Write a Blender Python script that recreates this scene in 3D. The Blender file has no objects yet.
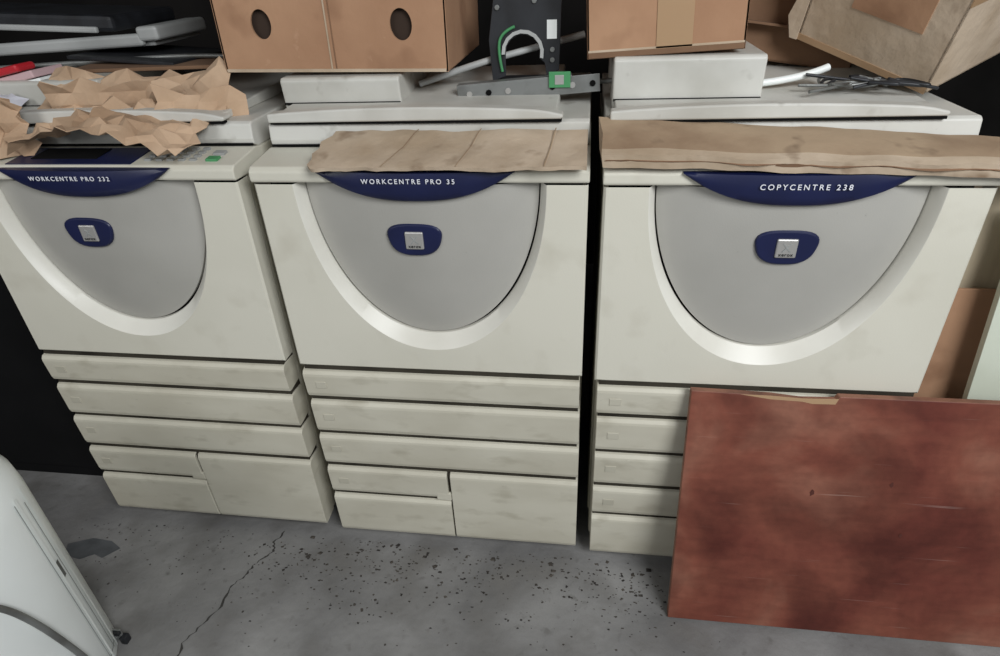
import bpy, math, random
from mathutils import Vector, Matrix, noise
random.seed(7)
D=bpy.data; COL=bpy.context.scene.collection
def lin(r,g,b):
    f=lambda c:(c/255/12.92) if c/255<=.04045 else ((c/255+.055)/1.055)**2.4
    return (f(r),f(g),f(b),1)
# ---------------- materials
def mat(name,c1,c2=None,rough=.5,scale=6,detail=6,metal=0,bump=0,bscale=60,lo=.4,hi=.7,spots=None,sscale=30,sth=.72,stretch=(1,1,1),spec=.5,spots2=None,s2scale=60,s2th=.7,soft=.06):
    m=D.materials.new(name);m.use_nodes=True;nt=m.node_tree;N=nt.nodes;L=nt.links
    b=N['Principled BSDF'];b.inputs['Roughness'].default_value=rough;b.inputs['Metallic'].default_value=metal
    b.inputs['Specular IOR Level'].default_value=spec
    b.inputs['Base Color'].default_value=c1
    tc=N.new('ShaderNodeNewGeometry');mp=N.new('ShaderNodeMapping');mp.inputs['Scale'].default_value=stretch
    L.new(tc.outputs['Position'],mp.inputs[0])
    col=None
    if c2:
        n=N.new('ShaderNodeTexNoise');n.inputs['Scale'].default_value=scale;n.inputs['Detail'].default_value=detail
        L.new(mp.outputs[0],n.inputs[0])
        r=N.new('ShaderNodeValToRGB');r.color_ramp.elements[0].position=lo;r.color_ramp.elements[1].position=hi
        r.color_ramp.elements[0].color=c1;r.color_ramp.elements[1].color=c2
        L.new(n.outputs[0],r.inputs[0]);col=r.outputs[0];L.new(col,b.inputs['Base Color'])
    for sp,ss,st,dt in ((spots,sscale,sth,3),(spots2,s2scale,s2th,5)):
        if not sp: continue
        n=N.new('ShaderNodeTexNoise');n.inputs['Scale'].default_value=ss;n.inputs['Detail'].default_value=dt
        L.new(mp.outputs[0],n.inputs[0])
        r=N.new('ShaderNodeValToRGB');r.color_ramp.elements[0].position=st;r.color_ramp.elements[1].position=st+soft
        L.new(n.outputs[0],r.inputs[0])
        mx=N.new('ShaderNodeMixRGB');mx.inputs[2].default_value=sp
        L.new(r.outputs[0],mx.inputs[0])
        if col: L.new(col,mx.inputs[1])
        else: mx.inputs[1].default_value=c1
        col=mx.outputs[0];L.new(col,b.inputs['Base Color'])
    if bump:
        n=N.new('ShaderNodeTexNoise');n.inputs['Scale'].default_value=bscale;n.inputs['Detail'].default_value=5
        L.new(mp.outputs[0],n.inputs[0])
        bp=N.new('ShaderNodeBump');bp.inputs['Strength'].default_value=bump;bp.inputs['Distance'].default_value=.01
        L.new(n.outputs[0],bp.inputs['Height']);L.new(bp.outputs[0],b.inputs['Normal'])
    return m
M_body=mat('cream_plastic',lin(211,208,194),lin(200,197,182),rough=.5,scale=2.2,spots=lin(198,194,179),sscale=10,sth=.56,soft=.2,bump=.04,bscale=300,lo=.4,hi=.72,spots2=lin(146,139,126),s2scale=80,s2th=.735)
M_drawer=mat('drawer_plastic',lin(199,195,179),lin(184,179,162),rough=.5,scale=4,spots=lin(176,171,154),sscale=12,sth=.56,soft=.18,lo=.38,hi=.7,stretch=(1,1,2.2),spots2=lin(132,126,111),s2scale=80,s2th=.73)
M_side=mat('side_plastic',lin(188,184,168),lin(164,160,144),rough=.55,scale=3)
M_rim=mat('rim_plastic',lin(224,222,212),lin(208,205,194),rough=.4,scale=4)
M_sil=mat('silver_plastic',lin(182,180,173),lin(164,162,155),rough=.42,scale=2.2,metal=.15,bump=.06,bscale=400,spots2=lin(136,133,127),s2scale=60,s2th=.74)
M_lid=mat('lid_plastic',lin(204,203,196),lin(176,174,165),rough=.5,scale=5,spots=lin(156,152,142),sscale=16,sth=.62,soft=.14,spots2=lin(116,112,104),s2scale=60,s2th=.71)
M_blue=mat('navy_plastic',lin(18,24,58),lin(23,30,70),rough=.38,scale=8)
M_chrome=mat('badge_silver',lin(196,194,190),rough=.35,metal=.6)
M_dark=mat('dark_gap',lin(16,16,16),rough=.9,spec=.1)
M_gap=mat('painted_gap_shade',lin(62,58,50),lin(40,37,32),rough=.9,scale=8,spec=.1)  # dark tone for the painted shade between drawers
M_black=mat('black_metal',lin(38,40,44),lin(24,25,28),rough=.5,scale=20)
M_grey=mat('grey_metal',lin(138,140,138),lin(96,96,92),rough=.45,scale=12,metal=.5)
M_text=mat('print_white',lin(225,226,232),rough=.5)
M_btn=mat('button_grey',lin(150,152,150),rough=.5)
M_green=mat('button_green',lin(70,140,90),rough=.5)
M_card=mat('cardboard',lin(174,136,106),lin(154,116,88),rough=.85,scale=4,bump=.2,bscale=24,spots=lin(138,102,76),sscale=9,sth=.58,soft=.2,spots2=lin(192,156,126),s2scale=26,s2th=.68)
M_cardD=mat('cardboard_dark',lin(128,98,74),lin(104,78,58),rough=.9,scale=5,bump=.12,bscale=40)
M_cardL=mat('cardboard_light',lin(192,174,152),lin(166,146,122),rough=.9,scale=8,bump=.45,bscale=22,spots=lin(138,116,94),sscale=14,sth=.6,soft=.14)
M_cardT=mat('cardboard_top',lin(168,146,120),lin(140,116,92),rough=.9,scale=8,bump=.3,bscale=26,spots=lin(116,96,76),sscale=14,sth=.6,soft=.14)
M_paper=mat('kraft_paper',lin(196,168,140),lin(168,138,110),rough=.9,scale=8,bump=.2,bscale=50)
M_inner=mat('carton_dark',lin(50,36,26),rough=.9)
M_white=mat('white_plastic',lin(242,246,244),lin(232,236,233),rough=.3,scale=3)
M_grayp=mat('grey_plastic',lin(176,178,176),lin(150,152,150),rough=.45,scale=4)
M_red=mat('red_plastic',lin(190,40,50),rough=.4)
M_pink=mat('pink_paper',lin(200,170,172),rough=.7)
M_tape=mat('packing_tape',lin(168,138,106),rough=.35)
M_debris=mat('debris_dark',lin(44,40,37),lin(84,78,70),rough=.95,scale=30)
M_rubber=mat('rubber_dark',lin(88,90,92),lin(70,72,74),rough=.6,scale=20)
M_bag=mat('bag_plastic',lin(206,206,214),lin(84,92,140),rough=.3,scale=14,lo=.56,hi=.6)

def link(o,parent=None):
    COL.objects.link(o)
    if parent: o.parent=parent
    return o
def mesh(name,vs,fs,mats,parent=None,mi=None,smooth=False,bevel=0,split=None,seg=2,solid=0):
    me=D.meshes.new(name);me.from_pydata([tuple(v) for v in vs],[],fs);me.validate()
    if not isinstance(mats,list): mats=[mats]
    for m in mats: me.materials.append(m)
    if mi:
        for i,p in enumerate(me.polygons): p.material_index=mi[i] if i<len(mi) else 0
    import bmesh
    bm=bmesh.new();bm.from_mesh(me);bmesh.ops.recalc_face_normals(bm,faces=bm.faces);bm.to_mesh(me);bm.free()
    if smooth:
        for p in me.polygons:p.use_smooth=True
    o=link(D.objects.new(name,me),parent)
    if solid:
        s=o.modifiers.new('s','SOLIDIFY');s.thickness=solid;s.offset=-1
    if bevel:
        b=o.modifiers.new('b','BEVEL');b.width=bevel;b.segments=seg;b.limit_method='ANGLE';b.angle_limit=math.radians(35)
    if smooth or split:
        e=o.modifiers.new('e','EDGE_SPLIT');e.split_angle=math.radians(split or 35)
    return o
def box(name,a,b,m,parent=None,bevel=.003,M=None,seg=2):
    x0,y0,z0=a;x1,y1,z1=b
    v=[(x0,y0,z0),(x1,y0,z0),(x1,y1,z0),(x0,y1,z0),(x0,y0,z1),(x1,y0,z1),(x1,y1,z1),(x0,y1,z1)]
    if M: v=[M@Vector(p) for p in v]
    f=[(0,3,2,1),(4,5,6,7),(0,1,5,4),(1,2,6,5),(2,3,7,6),(3,0,4,7)]
    return mesh(name,v,f,m,parent,bevel=bevel,seg=seg)
def prism(name,poly,lo,hi,axis,m,parent=None,bevel=.002,seg=2):
    n=len(poly)
    def P(p,t):
        return {'y':(p[0],t,p[1]),'x':(t,p[0],p[1]),'z':(p[0],p[1],t)}[axis]
    v=[P(p,lo) for p in poly]+[P(p,hi) for p in poly]
    f=[tuple(range(n)),tuple(range(2*n-1,n-1,-1))]+[(i,(i+1)%n,n+(i+1)%n,n+i) for i in range(n)]
    return mesh(name,v,f,m,parent,bevel=bevel,seg=seg)
def text(name,s,loc,size,m,parent,rot=(math.pi/2,0,0),spacing=1.15,align='LEFT',bold=0):
    c=D.curves.new(name,'FONT');c.body=s;c.size=size;c.extrude=.0004;c.space_character=spacing;c.align_x=align;c.offset=bold
    c.materials.append(m)
    o=link(D.objects.new(name,c),parent);o.location=loc;o.rotation_euler=rot
    return o
def tube(name,pts,r,m,parent=None,res=3):
    c=D.curves.new(name,'CURVE');c.dimensions='3D';c.bevel_depth=r;c.bevel_resolution=res;c.use_fill_caps=True
    s=c.splines.new('NURBS');s.points.add(len(pts)-1)
    for i,p in enumerate(pts): s.points[i].co=(*p,1)
    s.use_endpoint_u=True;s.order_u=3
    c.materials.append(m);return link(D.objects.new(name,c),parent)
def empty(name):
    o=D.objects.new(name,None);COL.objects.link(o);return o
def about(p,*rots):
    M=Matrix.Translation(p)
    for a,ax in rots: M=M@Matrix.Rotation(math.radians(a),4,ax)
    return M@Matrix.Translation(-Vector(p))

# ---------------- photocopier
W=.64;ZT=.995;ZD=.571
def bulge(s): return .027-.040*(1-s**2.2)
def rings_mesh(name,rings,m,parent,close=None,split=35):
    n=len(rings[0]);v=[p for r in rings for p in r];f=[]
    for k in range(len(rings)-1):
        for i in range(n-1):
            f.append((k*n+i,k*n+i+1,(k+1)*n+i+1,(k+1)*n+i))
    if close is not None:
        v.append(close);k=len(rings)-1
        for i in range(n-1): f.append((k*n+i,k*n+i+1,len(v)-1))
    return mesh(name,v,f,m,parent,smooth=True,split=split)

def photocopier(loc,yaw,label,lx,lsize,hump,hump_u=(0.003,.255),strip=(.01,.585),CX=.322,bx=.311,lz=.998):
    e=empty('photocopier')
    angs=[math.pi+math.pi*i/96 for i in range(97)]
    angs+= [math.atan2(-(ZT-ZD-.002),-(CX-.002))+2*math.pi, math.atan2(-(ZT-ZD-.002),(W-.002-CX))+2*math.pi]
    angs=sorted(set(angs))
    def ring(a,b,y,n=2.06):
        out=[]
        for t in angs:
            c,s=math.cos(t),math.sin(t)
            r=1/((abs(c)/a)**n+(abs(s)/b)**n)**(1/n)
            out.append((CX+r*c,y,ZT+r*s))
        return out
    def perim(ins,y):
        out=[]
        for t in angs:
            c,s=math.cos(t),math.sin(t)
            w=(CX-.002-ins) if c<0 else (W-.002-CX-ins);h=ZT-ZD-.002-ins
            r=min(w/abs(c) if abs(c)>1e-6 else 9,h/abs(s) if abs(s)>1e-6 else 9)
            out.append((CX+r*c,y,ZT+r*s))
        return out
    box('cabinet',(.006,.055,.036),(W-.006,.62,1.0),M_side,e,.006)
    box('front_frame',(.012,.046,.05),(W-.012,.056,.99),M_dark,e,.001)
    box('plinth',(.03,.07,.0),(W-.03,.58,.04),M_dark,e,.004)
    rings_mesh('door_panel',[perim(0,.042),perim(0,.004),perim(.004,0),ring(.2415,.366,0)],M_body,e)
    rings_mesh('door_recess_rim',[ring(.2415,.366,0),ring(.2395,.3635,.002),ring(.229,.337,.0245),ring(.2283,.3362,.034)],M_rim,e)
    rs=[ring(.2265*s,.334*s,bulge(s) if s<1 else .036,2.0) for s in (1,.9985,.97,.9,.8,.7,.6,.5,.4,.3,.2,.1)]
    rings_mesh('door_insert',rs,M_sil,e,close=(CX,bulge(0),ZT),split=60)
    mesh('door_insert_back',[(.05,.040,.6),(.6,.040,.6),(.6,.040,ZT),(.05,.040,ZT)],[(0,1,2,3)],M_dark,e)
    bz=.890;pts=[]
    for i in range(40):
        t=2*math.pi*i/40;c,s=math.cos(t),math.sin(t)
        r=1/((abs(c))**2.8+(abs(s))**2.8)**(1/2.8)
        x=r*c;z=r*s;pts.append((bx+x*.052*(1+.16*z),bz+z*.033))
    prism('badge',pts,-.0145,.02,'y',M_blue,e,.004,3)
    box('badge_plate',(bx-.018,-.018,bz-.018),(bx+.018,-.013,bz+.018),M_chrome,e,.003)
    text('badge_mark','X',(bx,-.0186,bz-.006),.023,M_btn,e,align='CENTER')
    text('badge_word','xerox',(bx,-.0186,bz-.014),.009,M_dark,e,align='CENTER')
    prof=[(.03,.998),(-.002,.999),(-.005,1.003),(-.005,1.02),(.004,1.028),(.098,1.038),(.12,1.034),(.62,1.034),(.62,.998)]
    prism('control_housing',prof,.0,W,'x',M_body,e,.0025)
    v=[];f=[];nx=30;rows=[(0,.012),(0,0),(.33,-.003),(.7,-.003),(.95,-.001),(1,.003),(1,.03)]
    for k,(t,dy) in enumerate(rows):
        for i in range(nx+1):
            q=i/nx;x=.134+.374*q;c=(q-.5)*2
            top=1.0235;bot=top-.052*(1-abs(c)**2.6)-.001
            y=-.008-.016*(1-c*c)+dy
            if dy==.012:y=.02
            v.append((x,y,top+(bot-top)*t+(.002 if dy==.012 else 0)))
    for k in range(len(rows)-1):
        for i in range(nx):
            a=k*(nx+1)+i;f.append((a,a+1,a+nx+2,a+nx+1))
    mesh('brand_band',v,f,M_blue,e,smooth=True,split=50)
    text('label_text',label,(lx,-.0285,lz),lsize,M_text,e,spacing=1.45,bold=.0001)
    def top(x0,y0,x1,y1,h,m,nm):
        z=lambda y:1.028+(y-.004)*.106
        v=[(x0,y0,z(y0)-.002),(x1,y0,z(y0)-.002),(x1,y1,z(y1)-.002),(x0,y1,z(y1)-.002)]
        v+=[(a,b,c+.002+h) for a,b,c in v]
        mesh(nm,v,[(0,3,2,1),(4,5,6,7),(0,1,5,4),(1,2,6,5),(2,3,7,6),(3,0,4,7)],m,e,bevel=.001)
    top(.14,.006,.42,.09,.0015,M_blue,'control_screen_bezel')
    top(.18,.03,.33,.082,.003,M_dark,'control_screen')
    for i in range(5):
        for j in range(4):
            x=.44+i*.024;y=.022+j*.018
            top(x,y,x+.014,y+.009,.004,M_btn,'button_%d_%d'%(i,j))
    top(.572,.02,.596,.038,.005,M_green,'start_button')
    top(.572,.05,.596,.066,.005,M_btn,'stop_button')
    prof=[(.118,1.034),(.102,1.042),(.10,1.052),(.104,1.081),(.112,1.085),(.60,1.085),(.60,1.034)]
    prism('platen_cover',prof,.004,W-.003,'x',M_lid,e,.003)
    box('cover_seam',(.006,.0985,1.0395),(W-.006,.11,1.0435),M_dark,e,0)
    a,b=strip;n=24;pts=[]
    for i in range(n+1):
        q=i/n;pts.append((a+(b-a)*q,1.103+.010*math.sin(math.pi*min(1,q*1.02))**.8-(.006*max(0,(q-.9)/.1)**2)))
    low=[(b+.004,1.094),(b,1.088),(a,1.0862)]
    prism('tray_front',pts+low,.094,.125,'y',M_lid,e,.004,3)
    box('tray_front_seam',(a+.004,.0965,1.083),(b,.11,1.0875),M_dark,e,0)
    prism('document_tray',[(.125,1.085),(.125,1.099),(.52,1.118),(.52,1.085)],a+.01,b-.01,'x',M_lid,e,.003)
    h0,h1=hump_u
    prism('feeder_cover',[(.20,1.085),(.194,hump-.006),(.2,hump),(.5,hump),(.52,hump-.02),(.52,1.085)],h0,h1,'x',M_lid,e,.004,3)
    box('feeder_cover_seam',(h0+.002,.1935,1.100),(h1-.002,.2,1.1035),M_dark,e,0)
    def drawer(nm,x0,x1,zb,zt):
        prof=[(.05,zt-.004),(.010,zt),(-.003,zt-.003),(-.008,zt-.010),(-.0088,zt-.016),(-.006,zb+.012),(-.003,zb+.002),(.004,zb),(.05,zb+.004)]
        prism(nm,prof,x0,x1,'x',M_drawer,e,.0015)
    drawer('drawer_1',.008,.634,.488,.564)
    drawer('drawer_2',.010,.636,.383,.478)
    drawer('drawer_3',.010,.637,.279,.374)
    drawer('drawer_4',.010,.317,.180,.268)
    drawer('drawer_5',.010,.321,.036,.171)
    drawer('lower_door',.325,.637,.036,.268)
    for k,(za,zb) in enumerate(((.5625,.5725),(.4775,.488),(.3735,.383),(.2675,.279))):
        box('drawer_gap_shade_%d'%k,(.012,.003,za-.003),(.632,.05,zb),M_gap,e,0)  # dark bars filling the gaps, shade put in as colour
    box('drawer_gap_shade_low',(.012,.003,.168),(.320,.05,.181),M_gap,e,0)
    box('drawer_gap_shade_vertical',(.316,.0,.04),(.326,.05,.262),M_gap,e,0)
    box('notch_tab',(.285,-.0065,.174),(.3235,.02,.20),M_drawer,e,.003)
    for i,z in enumerate((.525,.43,.33,.222)):
        box('tray_tag_%d'%(i+1),(.035,-.0093,z-.009),(.06,.01,z+.009),M_side,e,.001)
    box('side_panel_right',(W-.008,.08,.1),(W-.002,.58,.95),M_side,e,.003)
    box('side_panel_left',(.002,.08,.1),(.008,.58,.95),M_side,e,.003)
    for i,(x,y) in enumerate(((.06,.1),(.56,.1),(.06,.54),(.56,.54))):
        prism('foot_%d'%i,[(x+.022*math.cos(t*.7854),y+.022*math.sin(t*.7854)) for t in range(8)],0,.03,'z',M_dark,e,.002)
    e.location=loc;e.rotation_euler=(0,0,yaw)
    return e
photocopier((-.6758,.0146,0),-.0057,'WORKCENTRE PRO 232',.216,.0120,1.155,CX=.307,bx=.287,lz=1.006)
photocopier((0,0,0),0,'WORKCENTRE PRO 35',.228,.0125,1.152,lz=1.006)
photocopier((.663,-.0114,0),.0037,'COPYCENTRE 238',.257,.0132,1.178,(.016,.292),(.01,.575),bx=.324,lz=1.001)

# ---------------- room
M_floor=mat('concrete',lin(140,139,137),lin(102,101,100),rough=.85,scale=3.2,detail=14,bump=.4,bscale=25,spots=lin(98,96,93),sscale=34,sth=.62,lo=.33,hi=.68,spots2=lin(106,104,101),s2scale=6,s2th=.50,soft=.2)
box('floor',(-3.2,-4.5,-.1),(4.2,1.9,0),M_floor,None,0)
M_wall=mat('dark_wall',lin(36,34,33),lin(24,23,22),rough=.95,scale=3,spec=.1)
box('wall_back',(-3.2,1.75,0),(4.2,1.9,2.9),M_wall,None,0)
box('wall_left',(-3.2,-4.5,0),(-3.05,1.75,2.9),M_wall,None,0)
box('wall_right',(4.05,-1.0,0),(4.2,1.75,2.9),M_wall,None,0)
box('ceiling',(-3.2,-1.6,2.9),(4.2,1.9,3.0),M_wall,None,0)
M_shade=mat('shade_black',lin(17,17,18),lin(11,11,12),rough=.8,scale=5,spec=.15)  # near-black colour that stands in for deep shade
bc=empty('shade_block')  # added block, paints the shadow left of the copiers as a solid
box('shade_block_body',(-1.65,.15,.0),(-.80,.62,1.02),M_shade,bc,.006)
box('shade_block_front_1',(-1.64,.138,.05),(-1.23,.15,1.0),M_shade,bc,.003)
box('shade_block_front_2',(-1.22,.138,.05),(-.81,.15,1.0),M_shade,bc,.003)
box('shade_block_bar',(-1.245,.125,.5),(-1.235,.138,.62),M_black,bc,.002)

# ---------------- wooden board
def wood():
    m=D.materials.new('red_wood');m.use_nodes=True;nt=m.node_tree;N=nt.nodes;L=nt.links;b=N['Principled BSDF']
    tc=N.new('ShaderNodeNewGeometry')
    def ns(scale,detail,stretch,dist=0,off=0):
        mp=N.new('ShaderNodeMapping');mp.inputs['Scale'].default_value=stretch;mp.inputs['Location'].default_value=(off,off,off);L.new(tc.outputs['Position'],mp.inputs[0])
        n=N.new('ShaderNodeTexNoise');n.inputs['Scale'].default_value=scale;n.inputs['Detail'].default_value=detail;n.inputs['Distortion'].default_value=dist;L.new(mp.outputs[0],n.inputs[0]);return n.outputs[0]
    def ramp(src,stops):
        r=N.new('ShaderNodeValToRGB');e=r.color_ramp.elements
        e[0].position,e[0].color=stops[0];e[1].position,e[1].color=stops[-1]
        for p,c in stops[1:-1]:
            x=e.new(p);x.color=c
        L.new(src,r.inputs[0]);return r.outputs[0]
    def mix(a,bb,f,mode='MULTIPLY'):
        mx=N.new('ShaderNodeMixRGB');mx.blend_type=mode;mx.inputs[0].default_value=f;L.new(a,mx.inputs[1]);L.new(bb,mx.inputs[2]);return mx.outputs[0]
    base=ramp(ns(4.0,9,(1,1,1.0),.4),[(.34,lin(104,52,42)),(.5,lin(126,72,57)),(.66,lin(146,98,80))])
    stain=ramp(ns(5.2,7,(1,1,.9),.6,3.1),[(.30,(.44,.38,.38,1)),(.50,(1,1,1,1))])
    c=mix(base,stain,.72)
    fine=ramp(ns(14,9,(.7,1,3.5),.4),[(.32,(.72,.70,.70,1)),(.62,(1.0,1.0,1.0,1))])
    c=mix(c,fine,.6)
    mott=ramp(ns(60,4,(1,1,1)),[(.35,(.8,.8,.8,1)),(.6,(1,1,1,1))])
    c=mix(c,mott,.5)
    scr=ramp(ns(40,2,(.12,1,5)),[(.70,(0,0,0,1)),(.78,(.10,.09,.08,1))])
    c=mix(c,scr,1,'ADD')
    L.new(c,b.inputs['Base Color']);b.inputs['Roughness'].default_value=.5;b.inputs['Specular IOR Level'].default_value=.35
    return m
wb=empty('wooden_board')
def P2(u,h,t):
    y=-.160+h*(.118/.578);return (u,y+t,h+ -t*.2+.004)
u0=.853;u1=1.86;Hh=.578
prof=[(u0+.004,.0),(u1,-.0),(u1,Hh),(u0+.29,Hh),(u0+.285,Hh-.008),(u0+.22,Hh-.010),(u0+.16,Hh-.004),(u0+.10,Hh-.002),(u0+.006,Hh)]
n=len(prof)
v=[P2(a,b,0) for a,b in prof]+[P2(a,b,.018) for a,b in prof]
f=[tuple(range(n)),tuple(range(2*n-1,n-1,-1))]+[(i,(i+1)%n,n+(i+1)%n,n+i) for i in range(n)]
M_wood=wood()
M_edge=mat('wood_edge',lin(140,96,76),lin(100,64,50),rough=.7,scale=20)
mesh('panel',v,f,[M_wood,M_edge],wb,mi=[0,1]+[1]*n,bevel=.0015)
pv=[P2(u0+a,Hh+b,-.0007) for a,b in ((.10,-.003),(.16,-.011),(.22,-.013),(.24,-.017),(.283,-.016),(.288,-.004),(.22,-.006),(.16,-.003))]
mesh('chipped_veneer',pv,[tuple(range(len(pv)))],M_tape,wb)
M_knot=mat('knot',lin(78,38,30),rough=.5)
for k,(a,b_,s) in enumerate(((.27,.36,.005),(.42,.39,.004),(.46,.27,.003))):
    pv=[P2(u0+a+s*math.cos(t*.5236)*random.uniform(.6,1.3),b_+s*1.6*math.sin(t*.5236)*random.uniform(.6,1.3),-.0006) for t in range(12)]
    mesh('knot_%d'%k,pv,[tuple(range(12))],M_knot,wb)

# ---------------- cardboard boxes
def carton(name,a,b,m,T=None,holes=None):
    e=empty(name);x0,y0,z0=a;x1,y1,z1=b
    th=.005
    T=T or Matrix.Identity(4)
    box('bottom',(x0,y0,z0),(x1,y1,z0+th),m,e,.001,T)
    box('back',(x0,y1-th,z0),(x1,y1,z1),m,e,.001,T)
    box('left_side',(x0,y0,z0),(x0+th,y1,z1),m,e,.001,T)
    box('right_side',(x1-th,y0,z0),(x1,y1,z1),m,e,.001,T)
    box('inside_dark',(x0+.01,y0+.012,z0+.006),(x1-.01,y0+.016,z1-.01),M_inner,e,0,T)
    box('top_flap',(x0,y0,z1-.003),(x1,y0+(y1-y0)*.5,z1+.002),m,e,.001,T)
    box('top_flap_back',(x0,y0+(y1-y0)*.51,z1-.003),(x1,y1,z1+.002),m,e,.001,T)
    if not holes: box('front',(x0,y0,z0),(x1,y0+th,z1),m,e,.001,T)
    else:
        xs=[x0]+[ (holes[i][0]+holes[i+1][0])/2 for i in range(len(holes)-1)]+[x1]
        vv=[];ff=[]
        for k,(hx,hz,hr) in enumerate(holes):
            l,r=xs[k],xs[k+1]
            ang=[2*math.pi*i/48 for i in range(48)]+[math.atan2(zz-hz,xx-hx)%(2*math.pi) for xx in (l,r) for zz in (z0,z1)]
            ang=sorted(ang);base=len(vv);nn=len(ang)
            for t in ang:
                c_,s_=math.cos(t),math.sin(t)
                q=min(((r-hx)/c_ if c_>1e-6 else (l-hx)/c_ if c_<-1e-6 else 9),((z1-hz)/s_ if s_>1e-6 else (z0-hz)/s_ if s_<-1e-6 else 9))
                vv+= [T@Vector((hx+hr*c_,y0,hz+hr*1.3*s_)),T@Vector((hx+q*c_,y0,hz+q*s_)),T@Vector((hx+hr*c_,y0+th,hz+hr*1.3*s_))]
            for i in range(nn):
                j=(i+1)%nn
                ff.append((base+3*i,base+3*j,base+3*j+1,base+3*i+1));ff.append((base+3*i,base+3*j,base+3*j+2,base+3*i+2))
        mesh('front',vv,ff,m,e)
    return e
T=about((-.1,.3,1.16),(1.0,'Y'))
e=carton('cardboard_box',(-.118,.215,1.163),(.355,.60,1.50),M_card,T,holes=[(-.022,1.252,.021),(.265,1.249,.022)])
box('front_crease',(.112,.2135,1.168),(.115,.2155,1.495),M_cardL,e,0,T)
box('front_crease_b',(.122,.2135,1.168),(.1235,.2155,1.495),M_cardD,e,0,T)
box('bottom_edge_wear',(-.115,.2125,1.163),(.35,.2155,1.169),M_cardL,e,0,T)
T=about((.92,.3,1.18),(-2.5,'Y'))
e=carton('cardboard_box',(.628,.200,1.186),(.915,.56,1.48),M_card,T)
box('tape',(.755,.1985,1.188),(.82,.2005,1.48),M_tape,e,0,T)
box('dark_edge',(.630,.1978,1.187),(.913,.2005,1.197),M_cardD,e,.001,T)  # darker band along the lower front edge
box('dark_edge_top',(.630,.1985,1.197),(.913,.2005,1.201),M_cardL,e,.0005,T)
# tumbled box, corner towards the camera
X=Vector((.22,.19,.045)).normalized();Y=Vector((-.165,.2,.075));Y=(Y-X*Y.dot(X)).normalized();Z=X.cross(Y)
T=Matrix((X,Y,Z)).transposed().to_4x4();T.translation=Vector((1.235,.185,1.104))
e=carton('cardboard_box',(0,0,0),(.44,.275,.36),M_cardL,T)
box('tape',(-.002,.05,.09),(.001,.19,.15),M_card,e,0,T)
box('tape_edge',(-.0015,.0,.0),(.001,.275,.012),M_tape,e,0,T)
box('tape_front',(.0,-.0015,.15),(.44,.0005,.20),M_tape,e,0,T)
mesh('torn_flap',[T@Vector(p) for p in ((-.001,.275,.0),(-.001,.275,.20),(-.006,.300,.18),(-.008,.31,.12),(-.006,.295,.09),(-.008,.305,.04),(-.004,.29,.0))],[tuple(range(7))],M_cardL,e,solid=.004)
T=about((1.0,.55,1.13),(8,'Y'),(-8,'Z'))
e=carton('cardboard_box',(.94,.44,1.13),(1.20,.72,1.50),M_cardD,T)
box('fold_flap',(.94,.41,1.20),(1.05,.44,1.205),M_cardD,e,.001,T)

def sheet(name,x0,x1,y0,y1,zf,nx,ny,amp,freq,m,parent=None,ragged=0,thick=.003,smooth=False,seed=0,oct2=0,rf=True,jit=0):
    v=[];f=[]
    for j in range(ny+1):
        for i in range(nx+1):
            q=i/nx;w=j/ny
            x=x0+(x1-x0)*q;y=y0+(y1-y0)*w
            if ragged and i in(0,nx): x+=random.uniform(-1,1)*ragged
            if ragged and rf and j in(0,ny): y+=random.uniform(-1,1)*ragged*.6
            nz=1-2*abs(noise.noise(Vector((x*freq+seed,y*freq*1.3,seed*.7))))
            if oct2: nz+=oct2*(1-2*abs(noise.noise(Vector((x*freq*2.3+seed,y*freq*2.6,seed*.3)))))
            z=zf(q,w)+amp*nz
            dx=(x1-x0)/nx*.35;dy=(y1-y0)/ny*.35
            v.append((x+(.5*amp*noise.noise(Vector((y*freq,x*freq,seed+9))))+jit*random.uniform(-dx,dx),y+.4*amp*noise.noise(Vector((x*freq,y*freq,seed+3)))+jit*random.uniform(-dy,dy),z+jit*random.uniform(-.008,.008)))
    for j in range(ny):
        for i in range(nx):
            a=j*(nx+1)+i
            if random.random()<.5: f+=[(a,a+1,a+nx+2),(a,a+nx+2,a+nx+1)]
            else: f+=[(a,a+1,a+nx+1),(a+1,a+nx+2,a+nx+1)]
    return mesh(name,v,f,m,parent,smooth=smooth,solid=thick,split=50 if smooth else None)
# cardboard on the middle machine
cb=empty('cardboard_sheet')
v=[];f=[]
edgeL=[(.138,-.034,1.0385),(.130,-.022,1.0415),(.128,.0,1.0445),(.124,.02,1.048),(.130,.04,1.051),(.126,.062,1.058),(.142,.08,1.065),(.150,.096,1.070)]
nx=44
for j,(xl,y,z0) in enumerate(edgeL):
    for i in range(nx+1):
        q=i/nx;x=xl+random.uniform(-.004,.004)*(i==0)+(.634-xl)*q
        z=z0+.004*noise.noise(Vector((x*9,y*12,2)))+.0025*noise.noise(Vector((x*26,y*26,7)))
        if j==0: y_=y+.007*noise.noise(Vector((x*24,1,5)))+random.uniform(-.0015,.0015)
        else: y_=y+(.003*noise.noise(Vector((x*12,j,5))))
        v.append((x,y_,z))
for j in range(len(edgeL)-1):
    for i in range(nx):
        a=j*(nx+1)+i;f.append((a,a+1,a+nx+2,a+nx+1))
mesh('sheet',v,f,M_cardL,cb,smooth=True,solid=.007,split=40)
for k,(x,dx) in enumerate(((.27,.006),(.405,.004),(.56,.002))):
    pts=[(-.036,1.039),(-.02,1.0435),(.0,1.0465),(.02,1.05),(.04,1.053),(.062,1.060),(.08,1.067),(.095,1.0715)]
    v=[];f=[]
    for i,(y,z) in enumerate(pts): v+=[(x+dx*i,y,z+.0012),(x+dx*i+.0022,y,z+.0012)]
    for i in range(len(pts)-1): f.append((2*i,2*i+1,2*i+3,2*i+2))
    mesh('crease_%d'%k,v,f,M_cardT,cb)
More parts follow.
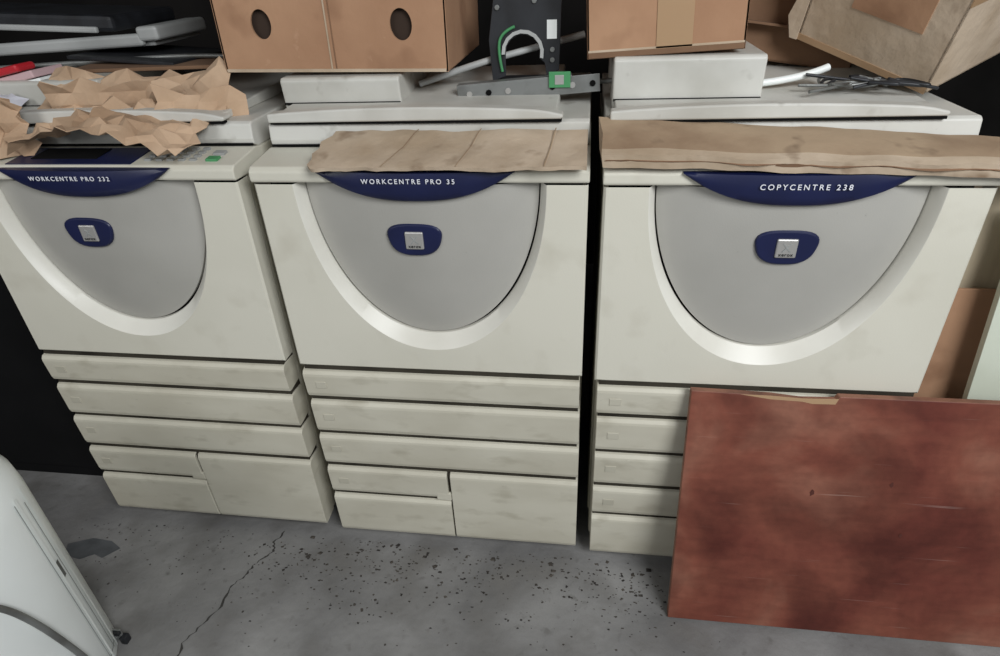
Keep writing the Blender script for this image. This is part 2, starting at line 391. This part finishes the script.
# right long folded strip
cs=empty('cardboard_strip')
def strip(nm,prof0,prof1,mats,x0,x1,n=40,amp=.0035,en=.006,mi_=None):
    v=[];f=[];mi=[];k=len(prof0)
    for i in range(n+1):
        q=i/n;x=x0+(x1-x0)*q
        for j in range(k):
            a=prof0[j];b=prof1[j]
            w=amp*noise.noise(Vector((x*14,j*2.2,1)))
            v.append((x+(random.uniform(-en,en) if i in(0,n) else 0),a[0]+(b[0]-a[0])*q+w,a[1]+(b[1]-a[1])*q+w))
    for i in range(n):
        for j in range(k):
            a=i*k+j;b=i*k+(j+1)%k;f.append((a,b,b+k,a+k));mi.append(mi_[j] if mi_ else 0)
    f.append(tuple(range(k)));f.append(tuple(range(n*k,n*k+k)));mi+=[0,0]
    return mesh(nm,v,f,mats,cs,smooth=True,split=30,mi=mi)
strip('folded_strip',[(-.026,1.036),(-.030,1.058),(-.010,1.064),(.03,1.078),(.092,1.092),(.094,1.086),(.03,1.05)],[(-.036,1.014),(-.040,1.036),(-.02,1.040),(.02,1.046),(.084,1.044),(.086,1.038),(.02,1.030)],[M_cardL,M_cardT],.658,1.50,mi_=[0,0,1,1,1,1,1])
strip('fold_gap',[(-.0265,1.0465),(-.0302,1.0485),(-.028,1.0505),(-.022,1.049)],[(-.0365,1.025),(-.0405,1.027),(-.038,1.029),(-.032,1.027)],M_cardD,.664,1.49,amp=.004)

# crumpled paper on left copier
cp=empty('crumpled_packing_paper')
sheet('sheet_front',-.50,-.13,.0,.15,lambda q,w:1.052+.02*w+.035*math.exp(-((q-.45)/.28)**2),17,8,.018,13,M_paper,cp,ragged=.012,thick=.0015,seed=5,oct2=.5,jit=1)
sheet('sheet_back',-.54,-.12,.13,.24,lambda q,w:1.055+.10*w+.012*math.sin(q*8),14,6,.016,10,M_paper,cp,ragged=.012,thick=.0015,seed=12,oct2=.4,jit=1)
def upright(nm,A,B,h0,h1,nx,nz,amp,seed,m=M_paper,lean=.02):
    v=[];f=[]
    for j in range(nz+1):
        for i in range(nx+1):
            q=i/nx;w=j/nz
            p=Vector(A).lerp(Vector(B),q);h=h0+(h1-h0)*q
            if j==nz: h+=random.uniform(-.014,.010)
            nn=noise.noise(Vector((q*4+seed,w*3,seed)))
            v.append((p.x+amp*.5*nn,p.y+amp*nn+lean*w,p.z+h*w))
    for j in range(nz):
        for i in range(nx):
            a=j*(nx+1)+i;f+=[(a,a+1,a+nx+2),(a,a+nx+2,a+nx+1)]
    mesh(nm,v,f,m,cp,solid=.0015)
upright('standing_flap',(-.595,.03,1.035),(-.50,.06,1.035),.13,.10,6,5,.05,3)
upright('raised_sheet',(-.24,.10,1.04),(-.075,.16,1.04),.11,.095,6,4,.03,8,lean=.03)
upright('raised_sheet_back',(-.50,.16,1.09),(-.20,.19,1.09),.075,.07,10,3,.03,15,lean=-.02)
sheet('plastic_bag',-.82,-.60,.01,.20,lambda q,w:1.055+.05*w+.02*(1-q),16,14,.022,10,M_bag,None,ragged=.01,thick=.001,seed=8,oct2=.3)

# stacked office junk upper left
tr=empty('paper_tray')
Tt=about((-.6,.5,1.19),(-2,'Y'))
box('tray_base',(-1.0,.42,1.188),(-.40,.62,1.200),M_grayp,tr,.004,Tt)
box('tray_front',(-1.0,.40,1.190),(-.42,.42,1.218),M_grayp,tr,.008,Tt,3)
box('tray_side',(-.43,.40,1.20),(-.375,.62,1.232),M_grayp,tr,.008,Tt,3)
tube('tray_rod',[(-.8,.36,1.162),(-.5,.38,1.17),(-.3,.40,1.175),(-.22,.42,1.168)],.005,M_grey,tr)
pn=empty('dark_panel')
T=about((-.8,.5,1.24),(3,'Y'))
box('panel_body',(-1.25,.45,1.238),(-.52,.72,1.275),M_black,pn,.01,T)
box('panel_edge',(-1.25,.44,1.236),(-.56,.452,1.250),M_grayp,pn,.004,T)
fl=empty('ring_binder')
T=about((-.7,.25,1.15),(-10,'Y'))
box('cover',(-.90,.225,1.138),(-.58,.32,1.154),M_pink,fl,.003,T)
box('spine',(-.90,.215,1.156),(-.60,.27,1.172),M_red,fl,.006,T)
box('lower_cover',(-.90,.215,1.120),(-.56,.32,1.136),M_white,fl,.003,T)
jk=empty('scrap_cardboard_pile')
box('slab_1',(-.56,.30,1.156),(-.20,.50,1.164),M_cardD,jk,.002,about((-.4,.4,1.16),(4,'Z')))
box('slab_2',(-.60,.34,1.166),(-.30,.56,1.174),M_black,jk,.002,about((-.4,.4,1.16),(-8,'Z'),(3,'Y')))

# printer part: black bracket + rail
br=empty('metal_bracket')
pts=[(.43,1.12),(.425,1.20),(.44,1.29),(.50,1.30),(.575,1.29),(.57,1.14),(.545,1.125),(.54,1.155)]
for i in range(9):
    t=math.radians(-20+200*i/8);pts.append((.495+.036*math.cos(t),1.175+.034*math.sin(t)))
pts+=[(.458,1.13)]
prism('plate',pts,.30,.306,'y',M_black,br,.001)
tube('green_cable',[(.452,.296,1.14),(.444,.294,1.18),(.452,.294,1.215),(.48,.294,1.225)],.003,M_green,br)
box('barcode_label',(.545,.2985,1.20),(.565,.2995,1.235),M_white,br,0)
prism('arc_guide',[(.495+(.044 if i<10 else .037)*math.cos(math.radians(-15+22*(i if i<10 else 19-i))),1.175+(.044 if i<10 else .037)*math.sin(math.radians(-15+22*(i if i<10 else 19-i)))) for i in range(20)],.294,.30,'y',M_grayp,br,.0005)
for i,(x,z) in enumerate(((.445,1.26),(.52,1.27),(.556,1.18),(.556,1.16))):
    prism('rivet_%d'%i,[(x+.005*math.cos(t*.785),z+.005*math.sin(t*.785)) for t in range(8)],.296,.302,'y',M_grey,br,.0005)
box('foot_flange',(.43,.30,1.112),(.575,.36,1.122),M_black,br,.001)
rl=empty('metal_rail')
Rr=about((.5,.235,1.11),(-4,'Y'))
box('rail_web',(.365,.235,1.100),(.655,.238,1.132),M_grey,rl,.001,Rr)
box('rail_flange',(.365,.235,1.098),(.655,.275,1.101),M_grey,rl,.001,Rr)
box('rail_top',(.365,.235,1.131),(.60,.262,1.134),M_grey,rl,.001,Rr)
for i,x in enumerate((.39,.43,.47,.56,.60,.64)):
    prism('hole_%d'%i,[(x+.006*math.cos(t*.785),1.115+(x-.5)*.07+.006*math.sin(t*.785)) for t in range(8)],.2325,.2352,'y',M_dark if i%2 else M_chrome,rl,0)
box('circuit_tab',(.553,.230,1.118),(.596,.2345,1.148),M_green,rl,.001)
box('circuit_plate',(.565,.229,1.124),(.583,.230,1.142),M_chrome,rl,.0005)
tube('rail_shaft',[(.36,.26,1.108),(.5,.262,1.114),(.68,.264,1.124)],.005,M_grey,rl)
tube('plastic_pipe',[(.27,.30,1.118),(.38,.31,1.15),(.47,.33,1.17),(.62,.36,1.20)],.007,M_grayp)
tube('plastic_pipe',[(.96,.24,1.118),(1.04,.25,1.124),(1.09,.27,1.140)],.007,M_white)
jn=empty('scrap_cables')
for k in range(8):
    a=Vector((1.10+random.random()*.08,.15+random.random()*.08,1.112))
    tube('cable_%d'%k,[tuple(a+Vector((random.uniform(-.09,.09),random.uniform(-.03,.06),random.uniform(0,.02)))) for _ in range(6)],.003,M_grey if k%2 else M_black,jn)

# ---------------- right side boards
box('white_board',(1.465,.0,.0),(1.98,.016,.86),mat('white_board_face',lin(206,212,196),lin(188,194,176),rough=.4,scale=4),None,.001,Matrix.Translation((0,.03,0))@Matrix.Rotation(math.radians(-4),4,'X')@Matrix.Rotation(math.radians(-2.5),4,'Y'))
box('cardboard_offcut',(1.325,.10,.0),(1.50,.106,.74),M_card,None,.001,Matrix.Rotation(math.radians(-3),4,'X'))
box('plywood_offcut',(1.325,.16,0),(1.60,.172,1.0),mat('plywood',lin(204,190,164),lin(178,162,136),rough=.7,scale=4,stretch=(6,1,1)),None,.001)

# ---------------- white appliance
ap=empty('white_appliance')
cx,cy,r=-.57,-.476,.19
prof=[(0,.0),(r*.97,.0),(r,.012),(r,.50),(r-.004,.54),(r-.02,.575),(r-.05,.60),(r-.09,.612),(0,.618)]
n=64;v=[];f=[]
for (rr,z) in prof[1:-1]:
    for i in range(n):
        t=2*math.pi*i/n;v.append((cx+rr*math.cos(t),cy+rr*math.sin(t),z))
k=len(prof)-2
for j in range(k-1):
    for i in range(n): f.append((j*n+i,j*n+(i+1)%n,(j+1)*n+(i+1)%n,(j+1)*n+i))
f.append(tuple(range(n)));f.append(tuple(range((k-1)*n,k*n)))
mesh('shell',v,f,M_white,ap,smooth=True,split=40)
def arcband(nm,t0,t1,z0,z1,rr,m,n=16):
    v=[];f=[]
    for i in range(n+1):
        t=math.radians(t0+(t1-t0)*i/n)
        v+=[(cx+rr*math.cos(t),cy+rr*math.sin(t),z0),(cx+rr*math.cos(t),cy+rr*math.sin(t),z1)]
    for i in range(n): f.append((2*i,2*i+1,2*i+3,2*i+2))
    mesh(nm,v,f,m,ap,smooth=True)
arcband('seam_vertical',30,30.8,.03,.50,r+.0008,M_btn,2)
arcband('rib_1',33,35,.02,.53,r+.003,M_white,3)
arcband('rib_2',22,24,.02,.53,r+.003,M_white,3)
arcband('seam_vertical_b',20.8,21.5,.03,.52,r+.0008,M_grayp,2)
arcband('clip_slot',25,28,.30,.345,r+.001,M_grey,3)
arcband('base_seam',-180,180,.035,.038,r+.0008,M_btn,64)
for nm,a,b in (('latch_plate',(-.440,-.350,.0),(-.412,-.343,.040)),('latch_pin',(-.415,-.357,.0),(-.400,-.340,.022)),('latch_hook',(-.445,-.357,.030),(-.410,-.347,.040))):
    box(nm,a,b,M_grey if 'plate' in nm else M_black,ap,.002)
tube('power_cable',[(-.46,-.62,.52),(-.40,-.57,.46),(-.372,-.53,.405),(-.362,-.505,.32),(-.366,-.478,.20),(-.370,-.462,.12),(-.368,-.45,.01)],.006,M_grey,ap)

# ---------------- floor details
tr=[(-.165,.0),(-.18,-.04),(-.17,-.07),(-.20,-.11),(-.21,-.15),(-.235,-.19),(-.225,-.24),(-.25,-.29),(-.27,-.34),(-.26,-.40),(-.29,-.46)]
tr2=[]
for i in range(len(tr)-1):
    for k in range(5):
        q=k/5;tr2.append((tr[i][0]+(tr[i+1][0]-tr[i][0])*q+random.uniform(-.004,.004),tr[i][1]+(tr[i+1][1]-tr[i][1])*q))
v=[];f=[]
for i,(x,y) in enumerate(tr2):
    w=random.uniform(.0008,.0034);v+=[(x-w,y,.0008),(x+w,y+.001,.0008)]
for i in range(len(tr2)-1): f.append((2*i,2*i+1,2*i+3,2*i+2))
mesh('floor_crack',v,f,mat('crack',lin(58,56,53),rough=1))
v=[(x,y,.001) for x,y in ((-.76,-.10),(-.70,-.075),(-.64,-.08),(-.60,-.10),(-.63,-.135),(-.66,-.125),(-.69,-.145),(-.745,-.135))]
mesh('rubber_scrap',v,[tuple(range(len(v)))],M_rubber,solid=-.002)
v=[];f=[]
def chip(x,y,s):
    if y>-.012: y=-.012-abs(y)*.5
    if y<-.27 and x<-.33: return
    b=len(v);h=s*random.uniform(.2,.6);a=random.random()*6;el=random.uniform(.4,1)
    for i in range(4):
        t=a+i*math.pi/2+random.uniform(-.4,.4);v.append((x+s*math.cos(t),y+s*el*math.sin(t),.0005))
    v.append((x+random.uniform(-.3,.3)*s,y,h))
    f.extend([(b,b+1,b+4),(b+1,b+2,b+4),(b+2,b+3,b+4),(b+3,b,b+4),(b+3,b+2,b+1,b)])
for _ in range(320):
    x=random.uniform(-.75,.9);y=-.01-abs(random.gauss(0,.12))
    chip(x,y,random.uniform(.001,.004))
for _ in range(34):
    X_=random.uniform(-.2,.85);Y_=random.gauss(-.08,.05)
    for _ in range(13): chip(random.gauss(X_,.04),random.gauss(Y_,.024),random.uniform(.001,.005))
for _ in range(34):
    chip(random.uniform(-.1,.85),random.gauss(-.05,.03),random.uniform(.005,.009))
for _ in range(260):
    chip(random.uniform(-.9,1.0),random.uniform(-.6,.0),random.uniform(.001,.0035))
mesh('debris_scatter',v,f,M_debris)

# ---------------- lights
def area(nm,loc,tgt,size,power,col):
    l=D.lights.new(nm,'AREA');l.size=size;l.energy=power;l.color=col
    o=D.objects.new(nm,l);COL.objects.link(o);o.location=loc
    o.rotation_euler=(Vector(tgt)-Vector(loc)).to_track_quat('-Z','Y').to_euler();return o
area('daylight_opening',(2.1,-2.1,2.7),(.7,0,.6),1.4,104,(.96,.98,1))
area('fill_left',(-1.6,-2.7,2.3),(-.3,-.2,.1),1.6,32,(.98,.98,.98))  # added fill lamp, brightens the left floor and the appliance
w=D.worlds.new('w');bpy.context.scene.world=w;w.use_nodes=True
w.node_tree.nodes['Background'].inputs[0].default_value=(.87,.94,1,1);w.node_tree.nodes['Background'].inputs[1].default_value=.21

# ---------------- camera
cam=D.cameras.new('camera');cam.sensor_width=36;cam.lens=620/1000*36;cam.clip_start=.02
co=D.objects.new('camera',cam);COL.objects.link(co)
p=[0.6342,-1.0839,1.3618,-0.1536,0.5497,-0.0476]
yaw,pit,rol=p[3:]
f=Vector((math.sin(yaw)*math.cos(pit),math.cos(yaw)*math.cos(pit),-math.sin(pit)))
r_=Vector((math.cos(yaw),-math.sin(yaw),0));u=r_.cross(f)
r2=math.cos(rol)*r_+math.sin(rol)*u;u2=-math.sin(rol)*r_+math.cos(rol)*u
Mx=Matrix((r2,u2,-f)).transposed().to_4x4();Mx.translation=Vector(p[:3]);co.matrix_world=Mx
bpy.context.scene.camera=co
bpy.context.scene.view_settings.view_transform='Standard'
